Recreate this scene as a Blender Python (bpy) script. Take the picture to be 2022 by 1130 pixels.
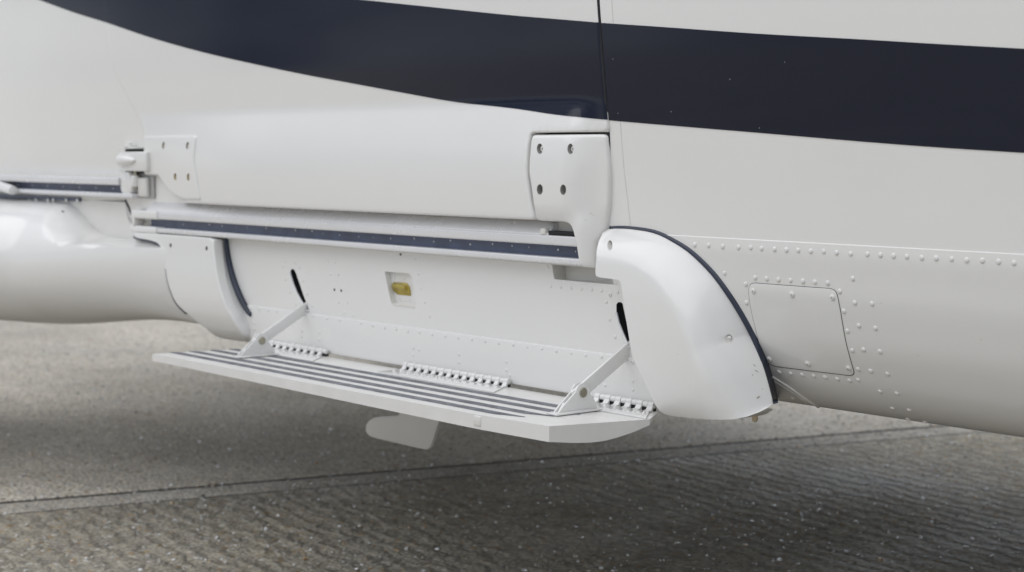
import bpy, bmesh, math, random
import numpy as np
from mathutils import Vector, Matrix
from mathutils.geometry import delaunay_2d_cdt
from mathutils.bvhtree import BVHTree

random.seed(7)
sc = bpy.context.scene
for o in list(bpy.data.objects): bpy.data.objects.remove(o)
COL = sc.collection

# ------------------------------------------------------------------ camera
FPX, CX, CY = 3400.0, 1011.0, 565.0            # focal length in photo pixels, photo centre
PITCH = math.atan(270 / FPX)
YAW = math.atan(2798 * math.cos(PITCH) / FPX)
HEAD = Vector((-math.cos(YAW), math.sin(YAW), 0)); UPZ = Vector((0, 0, 1))
RIGHT = HEAD.cross(UPZ)
FWD = HEAD * math.cos(PITCH) - UPZ * math.sin(PITCH)
UP = HEAD * math.sin(PITCH) + UPZ * math.cos(PITCH)
CAM = Vector((3.1, -2.05, 1.0))
cd = bpy.data.cameras.new('camera'); cam = bpy.data.objects.new('camera', cd); COL.objects.link(cam)
M = Matrix((RIGHT, UP, -FWD)).transposed().to_4x4(); M.translation = CAM
cam.matrix_world = M
cd.sensor_width = 36; cd.lens = 36 * FPX / 2022
cd.clip_start = 0.05; cd.clip_end = 3000
cd.dof.use_dof = True; cd.dof.focus_distance = 2.78; cd.dof.aperture_fstop = 5.6
sc.camera = cam

# ------------------------------------------------------------------ light
SUN_EL, SUN_AZ = math.radians(64), math.radians(-115)   # direction towards the sun, azimuth measured from +X
sun_dir = Vector((math.cos(SUN_EL) * math.cos(SUN_AZ), math.cos(SUN_EL) * math.sin(SUN_AZ), math.sin(SUN_EL)))
w = bpy.data.worlds.new('World'); sc.world = w; w.use_nodes = True
nt = w.node_tree; N = nt.nodes; L = nt.links; N.clear()
out = N.new('ShaderNodeOutputWorld'); bg = N.new('ShaderNodeBackground'); bg.inputs[1].default_value = 0.1
sky = N.new('ShaderNodeTexSky'); sky.sky_type = 'NISHITA'; sky.sun_disc = False
sky.sun_elevation = SUN_EL; sky.sun_rotation = math.pi / 2 - SUN_AZ
sky.air_density = 1.0; sky.dust_density = 2.0
tc = N.new('ShaderNodeTexCoord'); no = N.new('ShaderNodeTexNoise')
no.inputs['Scale'].default_value = 3.4; no.inputs['Detail'].default_value = 7; no.inputs['Roughness'].default_value = .55
cr = N.new('ShaderNodeValToRGB')
cr.color_ramp.elements[0].position = .36; cr.color_ramp.elements[0].color = (2.0, 2.35, 3.0, 1)
cr.color_ramp.elements[1].position = .66; cr.color_ramp.elements[1].color = (9.2, 9.4, 9.7, 1)
mx = N.new('ShaderNodeMixRGB'); mx.inputs[0].default_value = .82
L.new(tc.outputs['Generated'], no.inputs['Vector']); L.new(no.outputs['Fac'], cr.inputs[0])
L.new(sky.outputs[0], mx.inputs[1]); L.new(cr.outputs[0], mx.inputs[2])
L.new(mx.outputs[0], bg.inputs[0]); L.new(bg.outputs[0], out.inputs[0])
sl = bpy.data.lights.new('sun', 'SUN'); so = bpy.data.objects.new('sun', sl); COL.objects.link(so)
sl.energy = 1.3; sl.angle = math.radians(85); sl.color = (1, .985, .965)
so.rotation_euler = (-sun_dir).to_track_quat('-Z', 'Y').to_euler(); so.location = (0, -3, 8)
sc.view_settings.view_transform = 'Standard'; sc.view_settings.look = 'None'
sc.view_settings.exposure = 0.25; sc.view_settings.gamma = 1.0

# ------------------------------------------------------------------ photo pixel -> point on a plane of the aircraft
def ray(u, v): return FWD * FPX + RIGHT * (u - CX) - UP * (v - CY)
def atY(u, v, Y=0.0): d = ray(u, v); return CAM + d * ((Y - CAM.y) / d.y)
def atX(u, v, X): d = ray(u, v); return CAM + d * ((X - CAM.x) / d.x)
def atZ(u, v, Z): d = ray(u, v); return CAM + d * ((Z - CAM.z) / d.z)
def onS(u, v, S):
    Y = 0.0
    for _ in range(25):
        p = atY(u, v, Y); Y = .5 * Y + .5 * float(S(p.x, p.z))
    return atY(u, v, Y)

# ------------------------------------------------------------------ materials
def mat(name, col, rough=.4, metal=0., coat=0., var=.04, nscale=6., bump=0., bscale=200., spec=.5, dirt=0., dirtcol=(.18, .15, .1)):
    m = bpy.data.materials.new(name); m.use_nodes = True; t = m.node_tree; b = t.nodes['Principled BSDF']
    b.inputs['Roughness'].default_value = rough; b.inputs['Metallic'].default_value = metal
    b.inputs['Coat Weight'].default_value = coat; b.inputs['Coat Roughness'].default_value = .05
    b.inputs['Specular IOR Level'].default_value = spec
    g = t.nodes.new('ShaderNodeTexCoord')
    n = t.nodes.new('ShaderNodeTexNoise'); n.inputs['Scale'].default_value = nscale; n.inputs['Detail'].default_value = 6
    t.links.new(g.outputs['Object'], n.inputs['Vector'])
    r = t.nodes.new('ShaderNodeValToRGB')
    r.color_ramp.elements[0].position = .3; r.color_ramp.elements[1].position = .7
    r.color_ramp.elements[0].color = tuple(max(0, c * (1 - var)) for c in col) + (1,)
    r.color_ramp.elements[1].color = tuple(min(1, c * (1 + var)) for c in col) + (1,)
    t.links.new(n.outputs['Fac'], r.inputs[0]); last = r.outputs[0]
    if dirt > 0:                                  # specks and faint grime with a shape of their own
        n2 = t.nodes.new('ShaderNodeTexNoise'); n2.inputs['Scale'].default_value = 55; n2.inputs['Detail'].default_value = 8
        n2.inputs['Roughness'].default_value = .75
        t.links.new(g.outputs['Object'], n2.inputs['Vector'])
        r2 = t.nodes.new('ShaderNodeValToRGB'); r2.color_ramp.elements[0].position = .72; r2.color_ramp.elements[1].position = .80
        t.links.new(n2.outputs['Fac'], r2.inputs[0])
        mu = t.nodes.new('ShaderNodeMath'); mu.operation = 'MULTIPLY'; mu.inputs[1].default_value = dirt
        t.links.new(r2.outputs[0], mu.inputs[0])
        mi = t.nodes.new('ShaderNodeMixRGB'); mi.inputs[2].default_value = dirtcol + (1,)
        t.links.new(mu.outputs[0], mi.inputs[0]); t.links.new(last, mi.inputs[1]); last = mi.outputs[0]
    t.links.new(last, b.inputs['Base Color'])
    rr = t.nodes.new('ShaderNodeMapRange'); rr.inputs[3].default_value = rough * .8; rr.inputs[4].default_value = rough * 1.25
    n3 = t.nodes.new('ShaderNodeTexNoise'); n3.inputs['Scale'].default_value = 14; n3.inputs['Detail'].default_value = 5
    t.links.new(g.outputs['Object'], n3.inputs['Vector']); t.links.new(n3.outputs['Fac'], rr.inputs[0])
    t.links.new(rr.outputs[0], b.inputs['Roughness'])
    if bump > 0:
        nb = t.nodes.new('ShaderNodeTexNoise'); nb.inputs['Scale'].default_value = bscale; nb.inputs['Detail'].default_value = 3
        t.links.new(g.outputs['Object'], nb.inputs['Vector'])
        bp = t.nodes.new('ShaderNodeBump'); bp.inputs['Strength'].default_value = bump; bp.inputs['Distance'].default_value = .002
        t.links.new(nb.outputs['Fac'], bp.inputs['Height']); t.links.new(bp.outputs[0], b.inputs['Normal'])
    return m
WHITE = mat('white_paint', (.772, .766, .748), .32, coat=.7, var=.012, nscale=3, bump=.018, bscale=3.5, dirt=.10)
WHITE2 = mat('white_paint_worn', (.72, .71, .68), .36, coat=.1, var=.03, nscale=9, dirt=.25)
RAILM = mat('rail_aluminium', (.74, .74, .75), .26, metal=.2, var=.03, nscale=8, dirt=.10)
NAVY = mat('navy_paint', (.004, .0072, .021), .06, coat=0., spec=.3, var=.05, nscale=2)
BLUE = mat('blue_channel_paint', (.075, .095, .16), .35, var=.2, nscale=25, dirt=.6, dirtcol=(.4, .35, .25))
SEAL = mat('blue_rubber_seal', (.022, .03, .055), .38, var=.25, nscale=18)
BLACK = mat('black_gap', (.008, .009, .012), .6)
GRIP = mat('grip_tape', (.17, .178, .195), .75, var=.35, nscale=45, bump=.5, bscale=500)
STEEL = mat('bolt_steel', (.42, .40, .32), .35, metal=.8, var=.15, nscale=90)
BRASS = mat('chromate_yellow', (.42, .33, .07), .3, metal=.35, var=.3, nscale=40)
AMBER = mat('amber_drip', (.55, .47, .33), .3, var=.1)
RUBBER = mat('tyre_rubber', (.02, .02, .02), .7, var=.2, nscale=30)
GREYP = mat('grey_recess_paint', (.42, .42, .41), .4, var=.06, nscale=12, dirt=.5)
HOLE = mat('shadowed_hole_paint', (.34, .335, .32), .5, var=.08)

def link(name, me, m, parent=None):
    o = bpy.data.objects.new(name, me); COL.objects.link(o)
    if m is not None: me.materials.append(m)
    if parent is not None:
        o.parent = parent
        if parent.type == 'EMPTY': o.matrix_parent_inverse = Matrix.Translation(-parent.location)
    return o
def finish(bm, name, m, parent, sharp=38, smooth=True):
    bmesh.ops.remove_doubles(bm, verts=bm.verts, dist=1e-5)
    bmesh.ops.recalc_face_normals(bm, faces=bm.faces)
    me = bpy.data.meshes.new(name); bm.to_mesh(me); bm.free()
    if smooth:
        me.polygons.foreach_set('use_smooth', [True] * len(me.polygons))
        me.set_sharp_from_angle(angle=math.radians(sharp))
    return link(name, me, m, parent)

# ------------------------------------------------------------------ generic shape builders
def poly_dist(P, Lp, closed=True):
    A = np.asarray(Lp, float); B = np.roll(A, -1, 0)
    if not closed: A, B = A[:-1], B[:-1]
    P = np.asarray(P, float); out = np.full(len(P), 1e9)
    for a, b in zip(A, B):
        d = b - a; l = d @ d + 1e-18
        t = np.clip(((P - a) @ d) / l, 0, 1)
        out = np.minimum(out, np.hypot(*(P - a - t[:, None] * d).T))
    return out
def inside(P, Lp):
    P = np.asarray(P, float); A = np.asarray(Lp, float); B = np.roll(A, -1, 0); c = np.zeros(len(P), bool)
    for a, b in zip(A, B):
        k = ((a[1] > P[:, 1]) != (b[1] > P[:, 1]))
        with np.errstate(divide='ignore', invalid='ignore'):
            xx = (b[0] - a[0]) * (P[:, 1] - a[1]) / (b[1] - a[1] + 1e-18) + a[0]
        c ^= k & (P[:, 0] < xx)
    return c
def area2(Lp):
    A = np.asarray(Lp); B = np.roll(A, -1, 0); return float(np.sum(A[:, 0] * B[:, 1] - B[:, 0] * A[:, 1]))
def resample(Lp, step, closed=True):
    A = [np.asarray(p, float) for p in Lp]; n = len(A); o = []
    for i in range(n if closed else n - 1):
        a, b = A[i], A[(i + 1) % n]; k = max(1, int(math.ceil(np.linalg.norm(b - a) / step)))
        for j in range(k): o.append(a + (b - a) * j / k)
    if not closed: o.append(A[-1])
    return o
def smooth_loop(Lp, n=6, closed=True):
    """Catmull-Rom through the points"""
    P = [np.asarray(p, float) for p in Lp]; m = len(P); o = []
    for i in range(m if closed else m - 1):
        g = lambda k: P[k % m] if closed else P[min(max(k, 0), m - 1)]
        p0, p1, p2, p3 = g(i - 1), g(i), g(i + 1), g(i + 2)
        for j in range(n):
            t = j / n
            o.append(.5 * (2 * p1 + (p2 - p0) * t + (2 * p0 - 5 * p1 + 4 * p2 - p3) * t * t + (3 * p1 - p0 - 3 * p2 + p3) * t ** 3))
    if not closed: o.append(P[-1])
    return o
def round_corners(Lp, r, n=5):
    P = [np.asarray(p, float) for p in Lp]; m = len(P); o = []
    for i in range(m):
        a, b, c = P[i - 1], P[i], P[(i + 1) % m]; rr = r[i] if isinstance(r, (list, tuple)) else r
        da, dc = a - b, c - b; la, lc = np.linalg.norm(da), np.linalg.norm(dc); k = min(rr, la * .49, lc * .49)
        if k < 1e-6: o.append(b); continue
        p, q = b + da / la * k, b + dc / lc * k
        for j in range(n + 1):
            t = j / n; o.append((1 - t) ** 2 * p + 2 * t * (1 - t) * b + t * t * q)
    return o
def circle(cx, cz, r, n=20, rz=None): return [(cx + r * math.cos(2 * math.pi * i / n), cz + (rz or r) * math.sin(2 * math.pi * i / n)) for i in range(n)]

def plate(name, loop, Yf, m, parent, step=.012, r=.0, depth=.03, holes=(), rseg=None, rfun=None, wall=True, sharp=38, ymax=None):
    """Curved sheet seen from outside (-Y): outline `loop` in (x,z), height Yf(x,z); edge rounded by r; holes are real pockets.
    rseg: open polyline; when given, the rounding follows only the distance to it, and rfun(x,z,d) gives Y."""
    if area2(loop) < 0: loop = loop[::-1]
    lp = resample(loop, step * .7); lpa = np.array(lp)
    hl = []
    for h in holes:
        q = h['loop'] if area2(h['loop']) > 0 else h['loop'][::-1]; hl.append(resample(q, step * .5 if len(q) < 12 else 1.))
    x0, z0 = lpa.min(0); x1, z1 = lpa.max(0)
    gx = np.arange(x0 + step * .5, x1, step); gz = np.arange(z0 + step * .5, z1, step)
    G = np.array([(a, b) for i, b in enumerate(gz) for a in gx + (step * .5 if i % 2 else 0)]) if len(gx) and len(gz) else np.zeros((0, 2))
    if len(G):
        k = inside(G, lpa); G = G[k]
    if len(G): G = G[poly_dist(G, lpa) > max(step * .45, r * 1.02)]
    for h in hl:
        if len(G):
            k = inside(G, h) | (poly_dist(G, h) < step * .4); G = G[~k]
    ring = []
    if r > 0:
        n = len(lpa); nx = np.roll(lpa, -1, 0) - np.roll(lpa, 1, 0); nx /= np.linalg.norm(nx, axis=1)[:, None] + 1e-12
        inn = np.stack([-nx[:, 1], nx[:, 0]], 1)
        for f in (.08, .3, .6, 1.):
            q = lpa + inn * r * f
            k = inside(q, lpa) & (poly_dist(q, lpa) > r * f * .93)
            for h in hl: k &= ~inside(q, h) & (poly_dist(q, h) > step * .2)
            ring += [tuple(p) for p in q[k]]
    V = [tuple(p) for p in lp]; E = [(i, (i + 1) % len(lp)) for i in range(len(lp))]
    for h in hl:
        s = len(V); V += [tuple(p) for p in h]; E += [(s + i, s + (i + 1) % len(h)) for i in range(len(h))]
    V += ring + [tuple(p) for p in G]
    res = delaunay_2d_cdt([Vector(v) for v in V], E, [], 0, 1e-6, False)
    W = np.array([tuple(v) for v in res[0]]); T = [f for f in res[2]]
    cen = np.array([W[list(f)].mean(0) for f in T]); keep = inside(cen, lpa)
    for h in hl: keep &= ~inside(cen, h)
    D = poly_dist(W, lpa) if rseg is None else poly_dist(W, rseg, False)
    def YY(x, z, d):
        if rfun: return rfun(x, z, d)
        y = Yf(x, z)
        if r > 0 and d < r: y += r - math.sqrt(max(0, r * r - (r - d) ** 2))
        return y
    bm = bmesh.new()
    bv = [bm.verts.new((p[0], YY(p[0], p[1], d), p[1])) for p, d in zip(W, D)]
    for f, kf in zip(T, keep):
        if kf:
            try: bm.faces.new([bv[i] for i in f])
            except ValueError: pass
    bmesh.ops.delete(bm, geom=[v for v in bm.verts if not v.link_faces], context='VERTS')
    mats = [m]
    def ringwall(Lq, dep, mi=0, floor=False, dd=None, slope=0, deepz=None):
        Lq = np.array(Lq); dv = poly_dist(Lq, lpa) if rseg is None else poly_dist(Lq, rseg, False)
        top = [bm.verts.new((p[0], YY(p[0], p[1], d), p[1])) for p, d in zip(Lq, dv)]
        bot = [bm.verts.new((p[0], t.co.y + (dep if deepz is None else deepz(p[0], p[1])), p[1])) for p, t in zip(Lq, top)]
        if ymax is not None and not floor:
            for b_, t, d in zip(bot, top, dv): b_.co.y = t.co.y + (.0015 if d < .010 else max(.002, min(dep, ymax - t.co.y)))
        n = len(Lq)
        for i in range(n):
            f = bm.faces.new((top[i], top[(i + 1) % n], bot[(i + 1) % n], bot[i])); f.material_index = mi
        if floor:
            vs = [bm.verts.new(b.co) for b in bot]
            f = bm.faces.new(vs); f.material_index = mi
            bmesh.ops.triangulate(bm, faces=[f])
    if wall: ringwall(lp, depth)
    for h, q in zip(holes, hl):
        mi = 0
        if h.get('mat') is not None:
            if h['mat'] not in mats: mats.append(h['mat'])
            mi = mats.index(h['mat'])
        ringwall(q, h.get('depth', .01), mi, True, deepz=h.get('deepz'))
    bmesh.ops.remove_doubles(bm, verts=bm.verts, dist=1e-5)
    bmesh.ops.recalc_face_normals(bm, faces=bm.faces)
    for f in bm.faces:                            # the visible sheet faces outwards
        pass
    me = bpy.data.meshes.new(name); bm.to_mesh(me); bm.free()
    me.polygons.foreach_set('use_smooth', [True] * len(me.polygons)); me.set_sharp_from_angle(angle=math.radians(sharp))
    o = link(name, me, m, parent)
    for q in mats[1:]: me.materials.append(q)
    return o

def extrude_x(name, sec, x0, x1, m, parent, nx=1, sharp=38, twist=None):
    bm = bmesh.new(); rows = []
    for i in range(nx + 1):
        x = x0 + (x1 - x0) * i / nx
        rows.append([bm.verts.new((x, p[0], p[1])) for p in sec])
    n = len(sec)
    for a, b in zip(rows, rows[1:]):
        for i in range(n): bm.faces.new((a[i], a[(i + 1) % n], b[(i + 1) % n], b[i]))
    bm.faces.new(rows[0]); bm.faces.new(rows[-1][::-1])
    return finish(bm, name, m, parent, sharp)
def rrect(y0, z0, y1, z1, r, n=4): return round_corners([(y0, z0), (y1, z0), (y1, z1), (y0, z1)], r, n)
def prism(name, loop3, vec, m, parent, bev=0., sharp=38, seg=2):
    """closed 3-D loop extruded along vec"""
    bm = bmesh.new(); a = [bm.verts.new(p) for p in loop3]; b = [bm.verts.new(Vector(p) + Vector(vec)) for p in loop3]; n = len(a)
    bm.faces.new(a); bm.faces.new(b[::-1])
    for i in range(n): bm.faces.new((a[i], b[i], b[(i + 1) % n], a[(i + 1) % n]))
    bmesh.ops.recalc_face_normals(bm, faces=bm.faces)
    if bev > 0:
        ed = [e for e in bm.edges if len(e.link_faces) == 2 and e.calc_face_angle(0) > .6]
        bmesh.ops.bevel(bm, geom=ed, offset=bev, segments=seg, affect='EDGES', profile=.5, clamp_overlap=True)
    return finish(bm, name, m, parent, sharp)
def box(name, c, s, m, parent, bev=.002, rot=None, seg=2):
    bm = bmesh.new(); bmesh.ops.create_cube(bm, size=1); bmesh.ops.scale(bm, vec=s, verts=bm.verts)
    if bev: bmesh.ops.bevel(bm, geom=list(bm.edges), offset=bev, segments=seg, affect='EDGES', profile=.5)
    if rot is not None: bmesh.ops.rotate(bm, cent=(0, 0, 0), matrix=rot, verts=bm.verts)
    bmesh.ops.translate(bm, vec=c, verts=bm.verts)
    return finish(bm, name, m, parent, 50)
def lathe(name, prof, axis, c, m, parent, n=20, sharp=40):
    """profile (radius, along) spun about `axis` through c"""
    ax = Vector(axis).normalized(); e1 = ax.orthogonal().normalized(); e2 = ax.cross(e1); c = Vector(c)
    bm = bmesh.new(); rows = []
    for r_, a in prof:
        if r_ < 1e-6: rows.append([bm.verts.new(c + ax * a)])
        else: rows.append([bm.verts.new(c + ax * a + e1 * r_ * math.cos(2 * math.pi * i / n) + e2 * r_ * math.sin(2 * math.pi * i / n)) for i in range(n)])
    for a, b in zip(rows, rows[1:]):
        for i in range(n):
            q = [a[i % len(a)], a[(i + 1) % len(a)], b[(i + 1) % len(b)], b[i % len(b)]]
            q = list(dict.fromkeys(q))
            if len(q) > 2: bm.faces.new(q)
    if len(rows[0]) > 1: bm.faces.new(rows[0])
    if len(rows[-1]) > 1: bm.faces.new(rows[-1])
    return finish(bm, name, m, parent, sharp)
def tube(name, pts, rad, m, parent, n=8, flat=None):
    """tube along a 3-D path; flat = (radius along view-out Y, radius in plane)"""
    P = [Vector(p) for p in pts]; bm = bmesh.new(); rows = []
    for i, p in enumerate(P):
        t = (P[min(i + 1, len(P) - 1)] - P[max(i - 1, 0)]).normalized()
        e1 = Vector((0, 1, 0)); e1 = (e1 - t * t.dot(e1)); e1 = e1.normalized() if e1.length > .05 else t.orthogonal().normalized(); e2 = t.cross(e1)
        rr = rad(i / (len(P) - 1)) if callable(rad) else rad
        ra, rb = (rr, rr) if flat is None else (rr * flat[0], rr * flat[1])
        rows.append([bm.verts.new(p + e1 * ra * math.cos(2 * math.pi * k / n) + e2 * rb * math.sin(2 * math.pi * k / n)) for k in range(n)])
    for a, b in zip(rows, rows[1:]):
        for k in range(n): bm.faces.new((a[k], a[(k + 1) % n], b[(k + 1) % n], b[k]))
    bm.faces.new(rows[0]); bm.faces.new(rows[-1])
    return finish(bm, name, m, parent, 50)

# small shared meshes: rivet dome, screw head
def dome_mesh(name, prof, n=12, slot=False):
    bm = bmesh.new(); rows = []
    for r_, a in prof:
        rows.append([bm.verts.new((0, 0, a))] if r_ < 1e-6 else [bm.verts.new((r_ * math.cos(2 * math.pi * i / n), r_ * math.sin(2 * math.pi * i / n), a)) for i in range(n)])
    for a, b in zip(rows, rows[1:]):
        for i in range(n):
            q = list(dict.fromkeys([a[i % len(a)], a[(i + 1) % len(a)], b[(i + 1) % len(b)], b[i % len(b)]]))
            if len(q) > 2: bm.faces.new(q)
    if slot:                                      # cross recess as flat bars, its shade put into the colour
        for ang in (0.4, 0.4 + math.pi / 2):
            c, s = math.cos(ang), math.sin(ang)
            q = [bm.verts.new((x * c - y * s, x * s + y * c, slot)) for x, y in ((-.4, -.1), (.4, -.1), (.4, .1), (-.4, .1))]
            bm.faces.new(q).material_index = 1
            slot += .004
    bmesh.ops.recalc_face_normals(bm, faces=bm.faces)
    me = bpy.data.meshes.new(name); bm.to_mesh(me); bm.free()
    me.polygons.foreach_set('use_smooth', [True] * len(me.polygons)); me.set_sharp_from_angle(angle=math.radians(50))
    return me
RIV = dome_mesh('rivet', [(1, -.2), (1, .06), (.88, .28), (.55, .44), (0, .50)], 12); RIV.materials.append(WHITE)
CONE = dome_mesh('hinge_rivet', [(1.15, -.1), (1.12, .15), (.72, .3), (.5, .8), (.28, 1.0), (0, 1.02)], 12); CONE.materials.append(WHITE)
SCREW = dome_mesh('screw', [(1.25, -.2), (1.25, .1), (1.0, .13), (.97, .35), (.75, .5), (0, .52)], 16, slot=.54); SCREW.materials.append(WHITE); SCREW.materials.append(HOLE)
SOCK = dome_mesh('socket_bolt', [(1, -1), (1, .5), (.85, .65), (.45, .65), (.42, .1), (0, .05)], 14); SOCK.materials.append(WHITE2)
def place(me, name, p, nrm, r, parent, rnd=True):
    o = bpy.data.objects.new(name, me); COL.objects.link(o)
    q = Vector(nrm).to_track_quat('Z', 'Y'); mt = Matrix.LocRotScale(Vector(p), q, Vector((r, r, r)))
    if rnd: mt = mt @ Matrix.Rotation(random.random() * 6.28, 4, 'Z')
    o.parent = parent
    o.matrix_local = mt
    if parent.type == 'EMPTY': o.matrix_parent_inverse = Matrix.Translation(-parent.location)
    return o
def bvh(*obs):
    V, F = [], []
    for o in obs:
        s = len(V); V += [v.co.copy() for v in o.data.vertices]; F += [[s + i for i in p.vertices] for p in o.data.polygons]
    return BVHTree.FromPolygons(V, F)
def cast(tree, u, v):
    d = ray(u, v).normalized(); h = tree.ray_cast(CAM, d)
    if h[0] is None: return None, None
    n = h[1]
    return h[0], (n if n.dot(d) < 0 else -n)
def rivets(tree, pts, parent, r=.0042, me=None, name='rivet'):
    for u, v in pts:
        p, n = cast(tree, u, v)
        if p is not None: place(me or RIV, name, p, n, r * random.uniform(.94, 1.06), parent)
def Z(pts, ox, oy, s): return [(ox + a / s, oy + b / s) for a, b in pts]

# ================================================================== ground
GL = .05                                            # level of the apron
def concrete(name, base, wet, groove, seed):
    m = bpy.data.materials.new(name); m.use_nodes = True; t = m.node_tree; b = t.nodes['Principled BSDF']; n = t.nodes; l = t.links
    g = n.new('ShaderNodeTexCoord'); mp = n.new('ShaderNodeMapping'); mp.inputs['Location'].default_value = (seed, seed * 2, 0)
    l.new(g.outputs['Object'], mp.inputs['Vector'])
    def noise(sc_, det=5, ro=.6, vec=None):
        q = n.new('ShaderNodeTexNoise'); q.inputs['Scale'].default_value = sc_; q.inputs['Detail'].default_value = det; q.inputs['Roughness'].default_value = ro
        l.new(vec or mp.outputs[0], q.inputs['Vector']); return q
    def ramp(src, p0, c0, p1, c1):
        q = n.new('ShaderNodeValToRGB'); e = q.color_ramp.elements; e[0].position = p0; e[1].position = p1
        e[0].color = tuple(c0) + (1,); e[1].color = tuple(c1) + (1,); l.new(src, q.inputs[0]); return q
    big = noise(.7, 4); fine = noise(75, 6, .7)
    st = ramp(big.outputs['Fac'], .35, [c * .72 for c in base], .68, [c * 1.12 for c in base])
    fr = ramp(fine.outputs['Fac'], .32, (.4, .4, .4), .68, (1.42, 1.39, 1.33))
    mu = n.new('ShaderNodeMixRGB'); mu.blend_type = 'MULTIPLY'; mu.inputs[0].default_value = 1; l.new(st.outputs[0], mu.inputs[1]); l.new(fr.outputs[0], mu.inputs[2])
    md = noise(16, 6, .7); mr = ramp(md.outputs['Fac'], .35, (.62, .62, .62), .65, (1.3, 1.28, 1.24))
    mu2 = n.new('ShaderNodeMixRGB'); mu2.blend_type = 'MULTIPLY'; mu2.inputs[0].default_value = .8 if groove > 0 else .35; l.new(mu.outputs[0], mu2.inputs[1]); l.new(mr.outputs[0], mu2.inputs[2]); mu = mu2
    vo = n.new('ShaderNodeTexVoronoi'); vo.inputs['Scale'].default_value = 85; l.new(mp.outputs[0], vo.inputs['Vector'])
    hs = n.new('ShaderNodeSeparateColor'); l.new(vo.outputs['Color'], hs.inputs[0])
    pr = ramp(hs.outputs[0], .93, (0, 0, 0), .97, (1, 1, 1))          # a few ochre and pale stones
    pc = ramp(hs.outputs[1], .45, (.28, .17, .06), .55, (.5, .48, .44))
    mi = n.new('ShaderNodeMixRGB'); l.new(pr.outputs[0], mi.inputs[0]); l.new(mu.outputs[0], mi.inputs[1]); l.new(pc.outputs[0], mi.inputs[2])
    l.new(mi.outputs[0], b.inputs['Base Color'])
    wn = noise(1.7, 5)
    rg = n.new('ShaderNodeMapRange'); rg.inputs[1].default_value = .35; rg.inputs[2].default_value = .65
    rg.inputs[3].default_value = wet[0]; rg.inputs[4].default_value = wet[1]; l.new(wn.outputs['Fac'], rg.inputs[0]); l.new(rg.outputs[0], b.inputs['Roughness'])
    # relief: pebbles, sand grain and the broom grooves
    inv = n.new('ShaderNodeMath'); inv.operation = 'MULTIPLY'; inv.inputs[1].default_value = -1.; l.new(vo.outputs['Distance'], inv.inputs[0])
    ad = n.new('ShaderNodeMath'); ad.operation = 'ADD'; l.new(inv.outputs[0], ad.inputs[0])
    f2 = noise(30, 6, .65); l.new(f2.outputs['Fac'], ad.inputs[1]); h = ad
    if groove > 0:
        mp2 = n.new('ShaderNodeMapping'); mp2.inputs['Rotation'].default_value = (0, 0, math.radians(8)); l.new(g.outputs['Object'], mp2.inputs['Vector'])
        wv = n.new('ShaderNodeTexWave'); wv.bands_direction = 'Y'; wv.inputs['Scale'].default_value = 5.2; wv.inputs['Distortion'].default_value = 6.5; wv.inputs['Detail'].default_value = 5
        wv.inputs['Detail Scale'].default_value = 2.2; l.new(mp2.outputs[0], wv.inputs['Vector'])
        wm = n.new('ShaderNodeMath'); wm.operation = 'MULTIPLY'; wm.inputs[1].default_value = groove; l.new(wv.outputs['Fac'], wm.inputs[0])
        a2 = n.new('ShaderNodeMath'); a2.operation = 'ADD'; l.new(h.outputs[0], a2.inputs[0]); l.new(wm.outputs[0], a2.inputs[1]); h = a2
    bp = n.new('ShaderNodeBump'); bp.inputs['Strength'].default_value = .9; bp.inputs['Distance'].default_value = .006
    l.new(h.outputs[0], bp.inputs['Height']); l.new(bp.outputs[0], b.inputs['Normal'])
    return m
CON_FAR = concrete('concrete_smooth', (.72, .675, .60), (.6, .9), 0, 3)
CON_NEAR = concrete('concrete_broomed_wet', (.37, .345, .29), (.5, .9), 1.5, 11)
CON_JOINT = concrete('concrete_joint_strip', (.52, .49, .44), (.5, .8), 0, 5)
TAR = mat('joint_tar', (.018, .018, .018), .7, var=.2)
def sheet(name, pts, z, m, parent=None, thick=0):
    bm = bmesh.new(); z += GL; a = [bm.verts.new((p[0], p[1], z)) for p in pts]; f = bm.faces.new(a)
    if thick:
        r_ = bmesh.ops.extrude_face_region(bm, geom=[f]); bmesh.ops.translate(bm, vec=(0, 0, -thick), verts=[q for q in r_['geom'] if isinstance(q, bmesh.types.BMVert)])
        bmesh.ops.recalc_face_normals(bm, faces=bm.faces)
        ed = [e for e in bm.edges if all(abs(v.co.z - z) < 1e-6 for v in e.verts)]
        bmesh.ops.bevel(bm, geom=ed, offset=.006, segments=2, affect='EDGES', profile=.5)
    return finish(bm, name, m, parent, smooth=False)
ground = sheet('ground', [(-1500, -1500), (1500, -1500), (1500, 1500), (-1500, 1500)], -.035, CON_FAR); ground['kind'] = 'structure'
J0 = atZ(0, 1003, GL); J1 = atZ(1700, 862, GL)
jd = (J1 - J0); jd.z = 0; jd.normalize(); jn = Vector((jd.y, -jd.x, 0))       # along the joint; towards the nose
if jn.x < 0: jn = -jn
SLAB, JW, GAP = 7.4, .14, .020
orig = J0 - jd * (J0.y / jd.y)
def gp(s, t): q = orig + jn * s + jd * t; return (q.x, q.y)
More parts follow.
